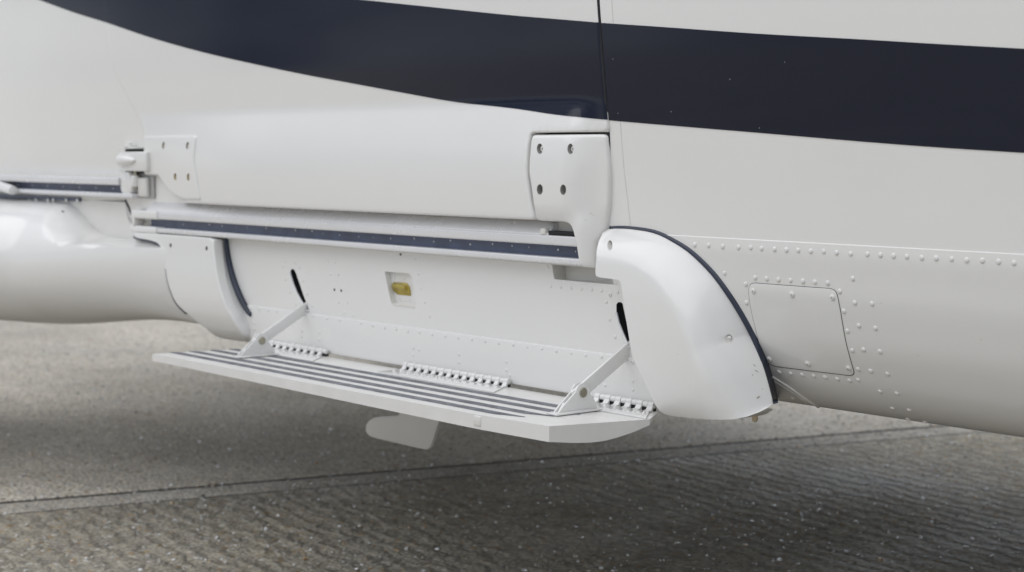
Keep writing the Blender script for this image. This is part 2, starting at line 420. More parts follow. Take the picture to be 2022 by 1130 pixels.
for i in range(-3, 3):
    s0 = i * (SLAB + JW + 2 * GAP)
    for k in range(-3, 3):
        t0 = -.85 + k * SLAB  # cross joint drawn close so the unseen pale slabs bounce light onto the hull
        o = sheet('concrete_slab', [gp(s0 + JW / 2 + GAP, t0), gp(s0 + SLAB + JW / 2 + GAP, t0), gp(s0 + SLAB + JW / 2 + GAP, t0 + SLAB - GAP), gp(s0 + JW / 2 + GAP, t0 + SLAB - GAP)], 0, CON_NEAR if i == 0 and k == 0 else CON_FAR, ground, .034)
        for q_ in (-1, 1):
            c_ = s0 + q_ * (JW / 2 + GAP / 2)
            sheet('joint_sealant', [gp(c_ - .012, t0), gp(c_ + .012, t0), gp(c_ + .012, t0 + SLAB - GAP), gp(c_ - .012, t0 + SLAB - GAP)], -.0035, TAR, ground)
        sheet('joint_strip', [gp(s0 - JW / 2, t0), gp(s0 + JW / 2, t0), gp(s0 + JW / 2, t0 + SLAB - GAP), gp(s0 - JW / 2, t0 + SLAB - GAP)], -.003, CON_JOINT, ground, .031)

# wet grit lying on the slabs: small stones that catch the sky, some whitened to read as glints
def grit(name, n, area, rr, m):
    V, F = [], []
    for _ in range(n):
        x, y = random.uniform(*area[0]), random.uniform(*area[1]); r_ = random.uniform(*rr) * random.choice((1, 1, 1, 1.5)); a0 = random.random() * 6.28; k = 5; s0 = len(V)
        ex, hh = random.uniform(.7, 1.4), random.uniform(.5, .8); tx, ty = random.gauss(0, .16), random.gauss(0, .16)
        for rad, zz in ((1, -.3), (.9, .55), (.62, 1)):
            for i in range(k):
                a = a0 + 6.283 * i / k; j = random.uniform(.85, 1.15); px_, py_ = rad * j * ex * math.cos(a), rad * j * math.sin(a)
                V.append((x + r_ * px_, y + r_ * py_, GL + r_ * (hh * zz + (tx * px_ + ty * py_ if zz > 0 else 0))))
        for q in range(2):
            for i in range(k): F.append((s0 + q * k + i, s0 + q * k + (i + 1) % k, s0 + q * k + k + (i + 1) % k, s0 + q * k + k + i))
        F.append(tuple(s0 + 2 * k + i for i in range(k)))
    me = bpy.data.meshes.new(name); me.from_pydata(V, [], F)
    o = link(name, me, m); o['kind'] = 'stuff'; return o
WETST = mat('wet_stone', (.16, .155, .145), .06, coat=1., var=.7, nscale=40)
t_ = WETST.node_tree; b_ = t_.nodes['Principled BSDF']; b_.inputs['IOR'].default_value = 2.0
ge = t_.nodes.new('ShaderNodeNewGeometry'); rm = t_.nodes.new('ShaderNodeValToRGB'); rm.color_ramp.interpolation = 'CONSTANT'
for i_, (p_, c_) in enumerate([(0, (.26, .25, .22)), (.5, (.4, .38, .33)), (.84, (.42, .25, .09)), (.89, (.8, .8, .82))]):  # last tone puts sky glints into the stone colour
    e_ = rm.color_ramp.elements[i_] if i_ < 2 else rm.color_ramp.elements.new(p_)
    e_.position = p_; e_.color = c_ + (1,)
t_.links.new(ge.outputs['Random Per Island'], rm.inputs[0]); t_.links.new(rm.outputs[0], b_.inputs['Base Color'])
g_ = grit('wet_grit', 11000, ((-5, 1.8), (-1.0, 3.8)), (.0022, .0048), WETST)
g_['label'] = 'scattered wet grit glinting on the concrete'; g_['category'] = 'grit'

# ================================================================== helicopter
heli = bpy.data.objects.new('helicopter', None); heli.location = (0, 1.1, GL); COL.objects.link(heli)
heli['label'] = 'white helicopter with navy stripe and fold-down boarding step, parked on concrete'
heli['category'] = 'helicopter'
MID = 1.1
# --- outer section of the cabin, starboard half (Y, z), measured down one rivet column
UPPER = [(.55, 2.34), (.22, 2.22), (.06, 2.0), (.0, 1.75), (-.022, 1.5), (-.022, 1.3), (-.017, 1.15), (-.0105, 1.02), (-.0055, .93), (-.0022, .8562)]
LOWER = [(-.0036, .855), (-.003, .835), (.0018, .804), (.0078, .767), (.0172, .7315), (.0298, .6935), (.0482, .659), (.0715, .6255), (.1027, .597), (.142, .5755), (.187, .5655), (.25, .5612), (.4, .56)]
UPD = smooth_loop(UPPER, 10, False); LOD = smooth_loop(LOWER, 8, False)
half = [(1.1, 2.36)] + [tuple(p) for p in UPD] + [tuple(p) for p in LOD]
sidez = np.array([p[1] for p in UPD if p[1] < 1.9] + [p[1] for p in LOD]); sidey = np.array([p[0] for p in UPD if p[1] < 1.9] + [p[0] for p in LOD])
od = np.argsort(sidez); sidez, sidey = sidez[od], sidey[od]
def hullY(x, z): return float(np.interp(z, sidez, sidey))
def loft(name, sections, m, parent):
    bm = bmesh.new(); rows = [[bm.verts.new(p) for p in s] for s in sections]; n = len(rows[0])
    for a, b in zip(rows, rows[1:]):
        for i in range(n): bm.faces.new((a[i], a[(i + 1) % n], b[(i + 1) % n], b[i]))
    bm.faces.new(rows[0]); bm.faces.new(rows[-1][::-1])
    return finish(bm, name, m, parent, 40)
full = half + [(2 * MID - y, z) for y, z in half[::-1][:-1]]
def sect(x, sy=1, sz=1, zc=.56, dz=0, inset=0):
    return [(x, MID + (y - MID) * sy * (1 - inset / MID), zc + (z - zc) * sz + dz) for y, z in full]
XS = .869
EDGE = [(1182, -40), (1184, 0), (1191.5, 100), (1199.5, 200), (1204.5, 260), (1207, 330), (1205, 380), (1201.5, 470)]
ez = []
for u, v in EDGE:
    p = onS(u, v, hullY); ez.append((p.z, p.x))
ez.sort(); ez = [(.5, ez[0][1]), (.8, ez[0][1])] + ez + [(1.6, ez[-1][1] + .02), (2.5, ez[-1][1] + .02)]
def seamX(z): return float(np.interp(z, [a for a, b in ez], [b for a, b in ez]))
fwd = [[(seamX(z) if y < MID else XS, y, z) for _, y, z in sect(XS)], sect(1.3), sect(1.8), sect(2.4)] + [sect(2.4 + 2.4 * a, math.sqrt(max(.02, 1 - a ** 2.4)), math.sqrt(max(.03, 1 - a ** 2.6)) * .98, dz=.22 * a * a) for a in (.2, .4, .6, .75, .87, .95, 1)]
skin = loft('fuselage_skin', fwd, WHITE, heli)
core = loft('cabin_core', [sect(XS - .02, inset=.075, sz=.97, dz=.012), sect(-1.5, inset=.075, sz=.97, dz=.012), sect(-2.0, .93, .90, dz=.15), sect(-2.6, .82, .70, dz=.44), sect(-3.2, .58, .52, dz=.75), sect(-4.0, .34, .36, dz=1.0), sect(-6.5, .18, .25, dz=1.15), sect(-8.0, .14, .2, dz=1.3)], GREYP, heli)
# landing gear, out of sight behind the step and beyond the frame
for nm, x, y in (('main_wheel', -2.6, -.12), ('main_wheel', -2.6, 2.32), ('nose_wheel', 3.0, 1.02), ('nose_wheel', 3.0, 1.2)):
    w_ = lathe(nm, [(.0, -.02), (.11, -.02), (.12, -.06), (.16, -.08), (.20, -.07), (.225, -.03), (.225, .03), (.20, .07), (.16, .08), (.12, .06), (.11, .02), (0, .02)], (0, 1, 0), (x, y, .224 + GL), RUBBER, heli, 28)
    lathe('rim', [(0, -.035), (.09, -.04), (.115, -.03), (.115, .03), (.09, .04), (0, .035)], (0, 1, 0), (x, y, .224 + GL), WHITE2, w_, 24)
for x, y, zt in ((-2.6, .02, .75), (-2.6, 2.18, .75), (3.0, 1.1, .85)):
    tube('gear_strut', [(x, y, .224 + GL), (x, y, zt)], .035, WHITE2, heli, 14)

# --- sliding door --------------------------------------------------------------------------------------------------
def sm(a, b, t): t = min(1, max(0, (t - a) / (b - a))); return t * t * (3 - 2 * t)
BZ = np.array([.70, .80, .87, .91, .95, .975, 1.0, 1.03, 1.06, 1.076, 1.084, 1.3]); BB = np.array([.040, .041, .042, .042, .040, .037, .0315, .022, .0105, .004, .0, .0])
def bulge(z): 
    w_ = .009 if z < 1.05 else .006; return float(sum(np.interp(z + k * w_, BZ, BB) for k in (-1, -.5, 0, .5, 1)) / 5)
def doorY(x, z):
    fade = (1 - .75 * sm(.80, .866, x)) * (.35 + .65 * sm(-.84, -.25, x)) if z < 1.2 else 1
    b = bulge(z) * fade
    return hullY(x, z if z > .86 else .86) - b - .002
BR = Z([(300, 155), (765, 150), (785, 160), (790, 260), (797, 350), (800, 430), (797, 600), (790, 765), (716, 870), (710, 1030), (620, 1020), (604, 1005), (585, 880), (565, 790), (548, 750), (525, 733), (490, 727), (350, 720), (322, 712), (312, 640), (290, 500), (275, 400), (277, 330), (283, 260), (288, 190)], 960, 220, 3.324)
def brY(x, z):
    a = hullY(x, z if z > .86 else .86) - bulge(z) * (1 - .85 * sm(.795, .880, x)) - .004; k = sm(.90, .860, z); return a * (1 - k) - .040 * (1 - .8 * sm(.825, .880, x)) * k
br_loop = [(p.x, p.z) for p in (onS(u, v, brY) for u, v in BR)]
br_loop = round_corners(br_loop, .005, 3)
def ring_px(u, v, ru, rv, S, n=20): return [(q.x, q.z) for q in (onS(u + ru * math.cos(6.2832 * i / n), v + rv * math.sin(6.2832 * i / n), S) for i in range(n))]
H = Z([(352, 246), (553, 247)], 960, 220, 3.324); H2 = Z([(352, 513), (505, 515)], 960, 220, 3.324)
holes = []
for (u, v) in H + H2:
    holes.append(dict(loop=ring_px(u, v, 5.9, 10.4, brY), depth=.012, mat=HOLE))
bracket = plate('door_bracket', br_loop, brY, WHITE, heli, step=.009, r=.006, depth=.018, holes=holes)
for i, (u, v) in enumerate(H):
    p = onS(u + 2, v, brY); place(SOCK, 'socket_bolt', (p.x, p.y + .008, p.z), (.25, -1, 0), .0062, bracket)
# door outline, going round the bracket with a gap
dpx = [(1179.5, -40), (1188, 100), (1195, 200), (1199, 250), (1197, 261), (1120, 261.5), (1052, 262.5), (1046.5, 266), (1042, 285), (1039, 330), (1040, 350), (1046, 395), (1054, 432), (1047, 434)]
dl = [(onS(u, v, doorY).x, onS(u, v, doorY).z) for u, v in dpx]
bot = [(x, .8705 + .0015 * (x + .6)) for x in np.linspace(.62, -.64, 12)]
apx = [(366, 396), (345, 387), (330, 372), (318, 352), (300, 340), (288, 320), (284, 270), (283, 255), (262, 215), (245, 182), (228, 150), (218, 118), (211, 80), (205, 0), (203, -40)]
al = [(onS(u, v, doorY).x, onS(u, v, doorY).z) for u, v in apx]
top = [(al[-1][0], 1.86), (dl[0][0] - .004, 1.86)]
door_loop = dl + bot + al + top
door = plate('sliding_door', door_loop, doorY, WHITE, heli, step=.010, r=.005, depth=.035)
# aft bracket plate of the door
def apY(x, z): return doorY(x, z) - .004
AP = Z([(590, -10), (1400, -25), (1420, 5), (1405, 150), (1388, 300), (1392, 450), (1415, 600), (1445, 800), (1490, 1015), (1330, 1008), (1240, 1005), (1130, 960), (1000, 870), (900, 740), (845, 655), (815, 620), (720, 610), (600, 605), (590, 560), (590, 300)], 210, 270, 8.07)
ap_loop = [(p.x, p.z) for p in (onS(u, v, apY) for u, v in AP)]
holes = []
AH = Z([(912, 140), (1295, 142), (1100, 640), (1308, 645)], 210, 270, 8.07)
for i, (u, v) in enumerate(AH):
    p = onS(u, v, apY); holes.append(dict(loop=circle(p.x, p.z, .0085, 18), depth=.012, mat=STEEL if i < 2 else BRASS))
abr = plate('door_bracket', round_corners(ap_loop, .006, 3), apY, WHITE, heli, step=.012, r=.005, depth=.03, holes=holes)

# --- skin aft of the door ------------------------------------------------------------------------------------------
def aftY(x, z): return hullY(x, max(z, .86)) - .0005 + .02 * sm(.95, .86, z) + .16 * sm(-1.95, -2.75, x)
aft = plate('aft_skin', [(-.70, .80), (-.70, 1.86), (-2.75, 1.86), (-2.75, .80)], aftY, WHITE, heli, step=.05, depth=.06)

# --- navy stripe, sprayed band following the skins ------------------------------------------------------------------
def interp_pts(P, u): P = sorted(P); return float(np.interp(u, [p[0] for p in P], [p[1] for p in P]))
TOPL = smooth_loop([(500, -24), (600, -12), (716, 0), (850, 14), (1000, 29.5), (1100, 38), (1178, 44.5)], 8, False)
BOTL = smooth_loop([(-60, -52), (78, 0), (150, 26), (210, 44.5), (300, 75), (400, 103), (500, 126), (600, 147), (700, 165.5), (800, 184), (900, 201.5), (1011, 214), (1100, 227), (1196, 236.5)], 8, False)
TOPR = smooth_loop([(1180, 45), (1300, 53), (1500, 67), (1700, 78), (1850, 87), (2022, 96.5), (2150, 104)], 8, False)
BOTR = smooth_loop([(1200, 237.5), (1300, 246), (1500, 262.5), (1700, 279.5), (1850, 291), (2022, 302), (2150, 310)], 8, False)
def stripe(name, src, tops, bots, us, parent, off=.0009, nv=14):
    tree = bvh(src); bm = bmesh.new(); rows = []
    for ut, ub in us:
        vt, vb = interp_pts(tops, ut), interp_pts(bots, ub); row = []
        for j in range(nv + 1):
            t = j / nv; u, v = ut + (ub - ut) * t, vt + (vb - vt) * t
            p, n = cast(tree, u, v); row.append(bm.verts.new(p + n * off) if p is not None else None)
        rows.append(row)
    for a, b in zip(rows, rows[1:]):
        for j in range(nv):
            q = [a[j], a[j + 1], b[j + 1], b[j]]
            if all(q): bm.faces.new(q)
    bmesh.ops.solidify(bm, geom=list(bm.faces), thickness=-.0006)
    return finish(bm, name, NAVY, parent, 60)
LEFTTOP = [(-340, -168), (-100, -114), (100, -80), (300, -50), (480, -26.5)]; BOTX = [(-340, -166), (-200, -106)] + [tuple(p) for p in BOTL]
tl = [(p[0], p[1]) for p in TOPL] + [(300, -60), (-100, -130)]; 
us = [(u, u * 1.0 + 16 * sm(1000, 1178, u)) for u in list(np.linspace(200, 216, 41)) + list(np.linspace(217, 235, 10)) + list(np.linspace(245, 1160, 66)) + [1166, 1170, 1174, 1177.5, 1179.5, 1181, 1182.5, 1184]]
stripe('navy_stripe', door, LEFTTOP + tl[:-2], [tuple(p) for p in BOTL], us, door, nv=34)
us = [(u, u) for u in np.linspace(-330, 226, 40)]
stripe('navy_stripe', aft, LEFTTOP, BOTX, us, aft, nv=10)
us = [(1183.5 + (2140 - 1183.5) * t, 1200.5 + (2140 - 1200.5) * t) for t in list(np.linspace(0, .012, 22)) + list(np.linspace(.03, 1, 40))]
stripe('navy_stripe', skin, [tuple(p) for p in TOPR], [tuple(p) for p in BOTR], us, skin, nv=14)
# frame seam just ahead of the door and a black tube that paints the door gap's shade
st = bvh(skin)
def skinpath(tree, pts, off=.0006, n=6):
    o = []
    for u, v in smooth_loop(pts, n, False):
        p, nn = cast(tree, u, v)
        if p is not None: o.append(p + nn * off)
    return o
tube('skin_seam', skinpath(st, [(1206, -30), (1212, 60), (1219, 150), (1225, 240), (1232, 330), (1240, 400), (1246, 455)]), .0004, WHITE2, skin, 6, flat=(.6, 1))
gap_pts = [(seamX(z) - .0045, hullY(0, z) + .0015, z) for z in np.linspace(1.6, .93, 24)]
tube('door_gap_shade', gap_pts, .0036, BLACK, heli, 8)

# --- rails ----------------------------------------------------------------------------------------------------------
X0R = -.872
rail = extrude_x('door_rail', [(-.006, .8715), (-.004, .79), (.03, .79), (.03, .8715)], X0R + .05, .835, WHITE2, heli)      # back plate
extrude_x('rail_ledge', round_corners([(-.006, .8700), (-.0300, .8475), (-.0300, .8445), (-.0065, .8445)], .0015, 2), X0R + .07, .74, RAILM, rail)
extrude_x('rail_lip', rrect(-.0330, .8278, -.0066, .8455, .0035), X0R + .06, .835, RAILM, rail)
extrude_x('rail_lip', rrect(-.0330, .7945, -.0066, .8066, .0035), X0R + .06, .835, RAILM, rail)
extrude_x('rail_end_sleeve', rrect(-.0355, .8265, -.0066, .8475, .006), X0R, X0R + .135, WHITE, rail)
extrude_x('rail_end_sleeve', rrect(-.0355, .7915, -.0066, .8085, .006), X0R - .005, X0R + .13, WHITE, rail)
extrude_x('channel_liner', [(-.011, .8068), (-.011, .8276), (-.0061, .8276), (-.0061, .8068)], X0R + .06, .835, BLUE, rail)
box('rail_stop', (X0R + .012, -.022, .8175), (.012, .03, .02), WHITE2, rail, .002)
for i in range(26):                                # screws along the channel floor
    x = X0R + .16 + i * .063 + random.uniform(-.012, .012)
    place(RIV, 'rail_screw', (x, -.011, .8195 + random.uniform(-.003, .003)), (0, -1, 0), .0019 * random.uniform(.4, 1.15), rail)
box('rail_slot', (.775, -.020, .8500), (.075, .016, .007), BLACK, rail, .001)
box('rail_slot_tab', (.728, -.026, .8515), (.014, .014, .012), WHITE2, rail, .002)
# aft rail running back along the fuselage side
AX0, AX1 = -2.9, -.935
r2 = extrude_x('door_rail', [(-.004, .935), (-.004, .865), (.03, .865), (.03, .935)], AX0, AX1 + .02, WHITE2, heli)
extrude_x('rail_lip', rrect(-.038, .9085, -.0045, .927, .004), AX0, AX1, RAILM, r2)
extrude_x('rail_lip', rrect(-.038, .8765, -.0045, .8885, .0055), AX0, -.862, RAILM, r2)
extrude_x('channel_liner', [(-.010, .8886), (-.010, .9084), (-.0041, .9084), (-.0041, .8886)], AX0, AX1, BLUE, r2)
extrude_x('seal_strip', [(-.010, .860), (-.010, .870), (-.0045, .870), (-.0045, .860)], AX0, -1.22, BLUE, r2)
for i in range(7):
    place(RIV, 'rail_screw', (-1.62 + i * .1, -.010, .8985), (0, -1, 0), .0024, r2)
for u, v in Z([(225, 870), (365, 870), (650, 868), (803, 853), (1070, 855), (1190, 848), (1480, 855), (1720, 860)], 0, 320, 11.3):
    p = atY(u, v, -.013); place(RIV, 'rivet', p, (0, -1, 0), .0055, r2)
p = atY(14, 374, -.055)
lathe('rail_end_fitting', [(0, .0), (.006, .0), (.0065, -.004), (.0125, -.004), (.0135, -.02), (.0135, -.16), (.008, -.2), (0, -.2)], (1, -.06, -.10), p + Vector((.045, 0, -.003)), WHITE, r2, 18)

# --- roller arm of the door -----------------------------------------------------------------------------------------
p = atY(263, 319, -.035)
arm = box('roller_arm', (p.x, -.028, p.z), (.150, .020, .049), WHITE, heli, .003)
pp = atY(236, 317, -.045)
lathe('arm_pin', [(0, .075), (.003, .072), (.009, .055), (.0145, .025), (.0165, .005), (.0165, -.004), (0, -.006)], (1, -.05, 0), (pp.x, -.037, pp.z), WHITE, arm, 20)
box('arm_plate', (p.x - .03, -.0135, p.z + .001), (.105, .005, .060), BLACK, arm, .002)
box('arm_cover', (p.x - .035, -.022, p.z + .0335), (.09, .03, .004), WHITE, arm, .0012)
lathe('arm_nut', [(.015, 0), (.015, .003), (.010, .005), (.009, .011), (.004, .013), (0, .013)], (0, 0, 1), (p.x - .035, -.028, p.z + .0357), WHITE, arm, 12)
q = atY(249, 364, -.035)
prism('roller_housing', [(x, -.008, z) for x, z in round_corners([(q.x - .034, q.z + .030), (q.x + .012, q.z + .032), (q.x + .03, q.z - .004), (q.x + .018, q.z - .024), (q.x - .006, q.z - .031), (q.x - .034, q.z - .018)], .008, 4)], (0, -.026, 0), WHITE, arm, .003)
q3 = atY(267, 358, -.025)
lathe('roller', [(0, -.014), (.010, -.014), (.0115, -.011), (.0115, .011), (.010, .014), (0, .014)], (0, 0, 1), (q3.x, -.024, q3.z), WHITE, arm, 18)
lathe('roller_spindle', [(0, -.02), (.0045, -.02), (.0045, .03), (0, .03)], (0, 0, 1), (q3.x, -.024, q3.z), STEEL, arm, 12)
q2 = atY(281, 370, -.022)
box('roller_block', (q2.x, -.018, q2.z), (.048, .012, .048), WHITE2, arm, .004)
box('block_gasket', (q2.x + .010, -.0095, q2.z), (.062, .005, .056), GREYP, arm, .002)

# --- step well: upper panel with slots, light and pocket; lower apron ----------------------------------------------
ZS = .640                                           # lap between the two sheets
def pw(pts): return [(atY(u, v, 0).x, atY(u, v, 0).z) for u, v in pts]
slotL = pw(Z([(84, 200), (100, 184), (122, 192), (145, 235), (170, 310), (200, 395), (235, 500), (270, 585), (298, 660), (300, 684), (284, 680), (250, 620), (205, 555), (160, 470), (120, 370), (92, 280), (80, 230)], 560, 500, 5.947))
slotR = pw(Z([(1378, 700), (1392, 683), (1412, 680), (1430, 692), (1445, 760), (1470, 880), (1500, 1020), (1500, 1070), (1478, 1050), (1440, 960), (1400, 860), (1378, 770)], 900, 440, 4.345))
lightH = round_corners(pw(Z([(1188, 216), (1470, 238), (1500, 270), (1556, 618), (1530, 640), (1290, 612), (1265, 590), (1190, 240)], 560, 500, 5.947)), .004, 3)
pocket = pw(Z([(822, 345), (836, 440), (846, 482), (870, 488), (1130, 512), (1385, 536), (1394, 525), (1394, 440), (1394, 345)], 900, 440, 4.345))
well = plate('step_well_panel', [(-.47, ZS - .004), (.985, ZS - .004), (.985, .792), (-.47, .792)], lambda x, z: .0, WHITE, heli, step=.02, depth=.04,
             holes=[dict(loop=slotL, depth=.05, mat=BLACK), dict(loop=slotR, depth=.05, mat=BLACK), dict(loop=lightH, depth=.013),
                    dict(loop=pocket, depth=.045, mat=WHITE2, deepz=lambda x, z: .026 * sm(.752, .768, z) + .006)])
apron = plate('step_apron', [(-.365, .5575), (.999, .5575), (.999, ZS), (-.40, ZS)], lambda x, z: -.0035, WHITE, heli, step=.03, r=.0022, depth=.03)
for sl_ in (slotL, slotR):
    tube('slot_rim', [(x, -.0006, z) for x, z in sl_[len(sl_) // 2:]] , .0024, RAILM, well, 6)
lens = round_corners([(p.x, p.z) for p in (atY(u, v, .012) for u, v in Z([(1290, 340), (1440, 348), (1480, 400), (1496, 508), (1340, 496), (1300, 450), (1284, 390)], 560, 500, 5.947))], .002, 2)
lt = plate('step_light', lens, lambda x, z: .0125 - .004 * math.cos((z - .715) * 120), BRASS, heli, step=.006, r=.001, depth=.003)
lp_ = atY(792, 569, .008)
tube('light_bar', [(lp_.x - .022, .005, lp_.z + .004), (lp_.x + .020, .005, lp_.z + .002)], .0055, BRASS, lt, 12)
la, lb = atY(778, 602, 0), atY(820, 607, 0); zl = (la.z + lb.z) / 2 - .0005
prism('light_lip', [(la.x, -.0008, zl - .0015), (la.x, -.0016, zl), (la.x, .0122, zl + .0075), (la.x, .0122, zl - .0015)], (lb.x - la.x, 0, 0), WHITE, well)
wt = bvh(well, apron)
rv = Z([(815, 545), (900, 550), (988, 558), (1078, 567), (1165, 575), (1250, 582), (1388, 595), (1290, 680), (1320, 830), (1367, 980), (790, 382)], 900, 440, 4.345)
rivets(wt, rv, well, .0034)
rivets(wt, Z([(1326, 617)], 900, 440, 4.345), well, .0042, SCREW, 'screw')
rv = Z([(22, 100), (137, 112), (188, 172), (-8, 160), (26, 310), (77, 460), (228, 328), (275, 478), (340, 622), (143, 600), (520, 95), (608, 105), (550, 250), (642, 255), (645, 577), (745, 582), (710, 708), (812, 733), (1583, 250), (1613, 415), (1657, 578), (1717, 742), (1300, 298), (1418, 300), (1368, 535), (1480, 545), (1550, 70)], 560, 500, 5.947)
rivets(wt, rv, well, .0029)
seam = Z([(117, 10), (190, 22), (260, 33), (333, 45), (406, 52), (484, 65), (566, 76), (646, 86), (732, 96), (816, 107), (900, 120), (990, 130), (1078, 143), (1168, 155), (1258, 168), (1352, 182), (1442, 195), (1542, 205)], 700, 640, 3.159)
seam += Z([(232, 716), (352, 735), (508, 767), (660, 787), (910, 822), (1040, 842)], 560, 500, 5.947) + Z([(1115, 676), (1178, 683), (1240, 690), (1303, 697)], 200, 430, 3.766)
rivets(wt, seam, apron, .0032)
low = Z([(366, 150), (366, 193), (403, 160), (652, 190), (652, 240), (948, 236), (948, 288), (970, 320), (1563, 382), (1737, 355), (1737, 410)], 700, 640, 3.159) + Z([(1490, 845), (1490, 885), (1622, 852), (1622, 905), (1137, 785), (1137, 830)], 200, 430, 3.766)
rivets(wt, low, apron, .0032)
rivets(wt, Z([(1735, 236)], 700, 640, 3.159), apron, .0046, SCREW, 'screw')
for u, v in Z([(598, 430), (678, 440), (1375, 15)], 560, 500, 5.947):
    p = atY(u, v, 0); lathe('drain_hole', [(0, -.0007), (.0022, -.0007), (.0028, .0006), (0, .0006)], (0, -1, 0), (p.x, -.0002, p.z), BLACK, well, 10)

# --- fairings at both ends of the step --------------------------------------------------------------------------------
GZ = np.array([.50, .518, .53, .545, .57, .60, .64, .69, .75, .82, .90]); GY = np.array([.05, .012, -.014, -.036, -.052, -.058, -.062, -.064, -.063, -.058, -.050])
gz = np.linspace(.50, .90, 120); gy = np.array([float(np.interp(a, GZ, GY)) for a in gz]); gy = np.convolve(np.pad(gy, 6, mode='edge'), np.ones(13) / 13, 'valid')
def frontY(x, z): return float(np.interp(z, gz, gy))
def sealY(x, z): return min(hullY(x, max(z, .592)), .028) - .004
leftpx = [(1201, 453), (1190, 460), (1182.5, 476), (1178, 510), (1175.5, 538), (1177, 545), (1184, 548), (1219, 552.5), (1225, 556), (1227, 567), (1233, 605), (1239, 648), (1249, 705), (1266, 739), (1283, 776), (1296, 803), (1304, 813), (1315, 819)]
botpx = [(1340, 823.5), (1364, 826), (1394, 828.3), (1424, 829), (1450, 828), (1475, 823), (1498, 814.5), (1515, 806)]
sealpx = [(1526, 798), (1518, 766), (1505, 722), (1485, 675), (1464.5, 635), (1438, 591), (1404, 544), (1364, 503.5), (1330, 480), (1291, 461), (1246, 453), (1216, 451.5)]
seal3 = [onS(u, v, sealY) for u, v in smooth_loop(sealpx, 6, False)]
sealxz = [(p.x, p.z) for p in seal3]
RF = .06
def fr(x, z, d):
    g = frontY(x, z); t = min(1, d / (RF + .03 * sm(.70, .56, z))); k = 1 - (1 - t) ** 2.2
    return sealY(x, z) * (1 - k) + g * k if sealY(x, z) > g else g
def frS(x, z): return fr(x, z, float(poly_dist([(x, z)], sealxz, False)[0]))
fl = [(p.x, p.z) for p in (onS(u, v, frS) for u, v in leftpx + botpx)]
floop = fl + sealxz
fh = []
hb = [onS(u, v, frS) for u, v in Z([(812, 880)], 960, 220, 3.324) + Z([(1422, 564)], 960, 480, 2.973)]
hc = Z([(812, 880)], 960, 220, 3.324) + Z([(1422, 564)], 960, 480, 2.973)
fh.append(dict(loop=ring_px(*hc[0], 5.2, 10, frS), depth=.011, mat=WHITE2)); fh.append(dict(loop=ring_px(*hc[1], 8.2, 9.2, frS), depth=.007, mat=WHITE2))
ff = plate('step_fairing', floop, None, WHITE, heli, step=.008, r=.002, depth=.07, holes=fh, rseg=sealxz, rfun=fr, ymax=.03)
ft = bvh(ff)
p, n = cast(ft, *Z([(1428, 560)], 960, 480, 2.973)[0])
place(SCREW, 'screw', p + Vector((0, -.0005, 0)), (.55, -.8, .05), .0032, ff)
# rubber seal: a band bridging from the fairing's edge to the skin
gs0 = bvh(skin); inn_ = smooth_loop(sealpx + [(1203, 452.5)], 6, False); bm = bmesh.new(); cols = []
for i, (u, v) in enumerate(inn_):
    t = i / (len(inn_) - 1); a_, b_ = inn_[max(i - 1, 0)], inn_[min(i + 1, len(inn_) - 1)]; tx, ty = b_[0] - a_[0], b_[1] - a_[1]; ln = math.hypot(tx, ty)
    w_ = 12.5 - 6.5 * sm(.30, 1, t) - 3.0 * sm(.1, 0, t); uo, vo_ = u - ty / ln * w_, v + tx / ln * w_
    p0 = onS(u, v, sealY) + Vector((0, .001, 0)); p1, n1 = cast(gs0, uo, vo_)
    if p1 is None: p1 = onS(uo, vo_, sealY)
    p1 = p1 + Vector((0, .002, 0)); bu = Vector((.55, -.8, 0)) * .0035
    cols.append([bm.verts.new(p) for p in (p0, p0.lerp(p1, .2) + bu * .8, p0.lerp(p1, .5) + bu * 1.1, p0.lerp(p1, .8) + bu * .7, p1)])
for a_, b_ in zip(cols, cols[1:]):
    for k in range(4): bm.faces.new((a_[k], a_[k + 1], b_[k + 1], b_[k]))
bmesh.ops.solidify(bm, geom=list(bm.faces), thickness=.002)
finish(bm, 'fairing_seal', SEAL, ff, 60)
d0 = onS(1491, 812, frS)
lathe('drain_tube', [(0, .02), (.0052, .02), (.0052, -.008), (.0046, -.014), (.002, -.0165), (0, -.017)], (0, 0, 1), (atY(1491, 814, d0.y + .03).x, d0.y + .03, atY(1491, 814, d0.y + .03).z), AMBER, ff, 14)

# aft fairing: outer face, end face towards the step, dark seals
RZ = np.array([.52, .545, .556, .575, .609, .649, .70, .746, .80, .83]); RY = np.array([.05, .012, -.010, -.025, -.0385, -.044, -.0425, -.0375, -.034, -.034])
rz = np.linspace(.52, .83, 90); ry = np.convolve(np.pad(np.interp(rz, RZ, RY), 4, mode='edge'), np.ones(9) / 9, 'valid')
def rearY(x, z): return float(np.interp(z, rz, ry)) - .002
facepx = [(265, 459.5), (285, 460.5), (330, 463.5), (380, 467), (412, 470), (421, 474)]
facer = smooth_loop([(421.5, 478), (424, 510), (430, 550), (443, 595), (460, 630), (478, 660), (488.5, 676)], 5, False)
faceb = [(470, 673.5), (440, 669), (428, 665), (405, 648), (385, 634), (372, 622)]
facel = smooth_loop([(365, 617), (348, 600), (338, 580), (330, 555), (325.5, 525), (322, 505), (317, 490), (309, 480), (290, 474), (272, 471), (263, 467)], 4, False)
rl = [(p.x, p.z) for p in (onS(u, v, rearY) for u, v in [tuple(q) for q in facepx] + [tuple(q) for q in facer] + faceb + [tuple(q) for q in facel])]
rh = []
for u, v in Z([(515, 960), (783, 982)], 200, 230, 3.766):
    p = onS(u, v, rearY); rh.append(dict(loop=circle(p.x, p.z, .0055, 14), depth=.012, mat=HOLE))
rf = plate('step_fairing', rl, rearY, WHITE, heli, step=.012, r=.0025, depth=.02, holes=rh)
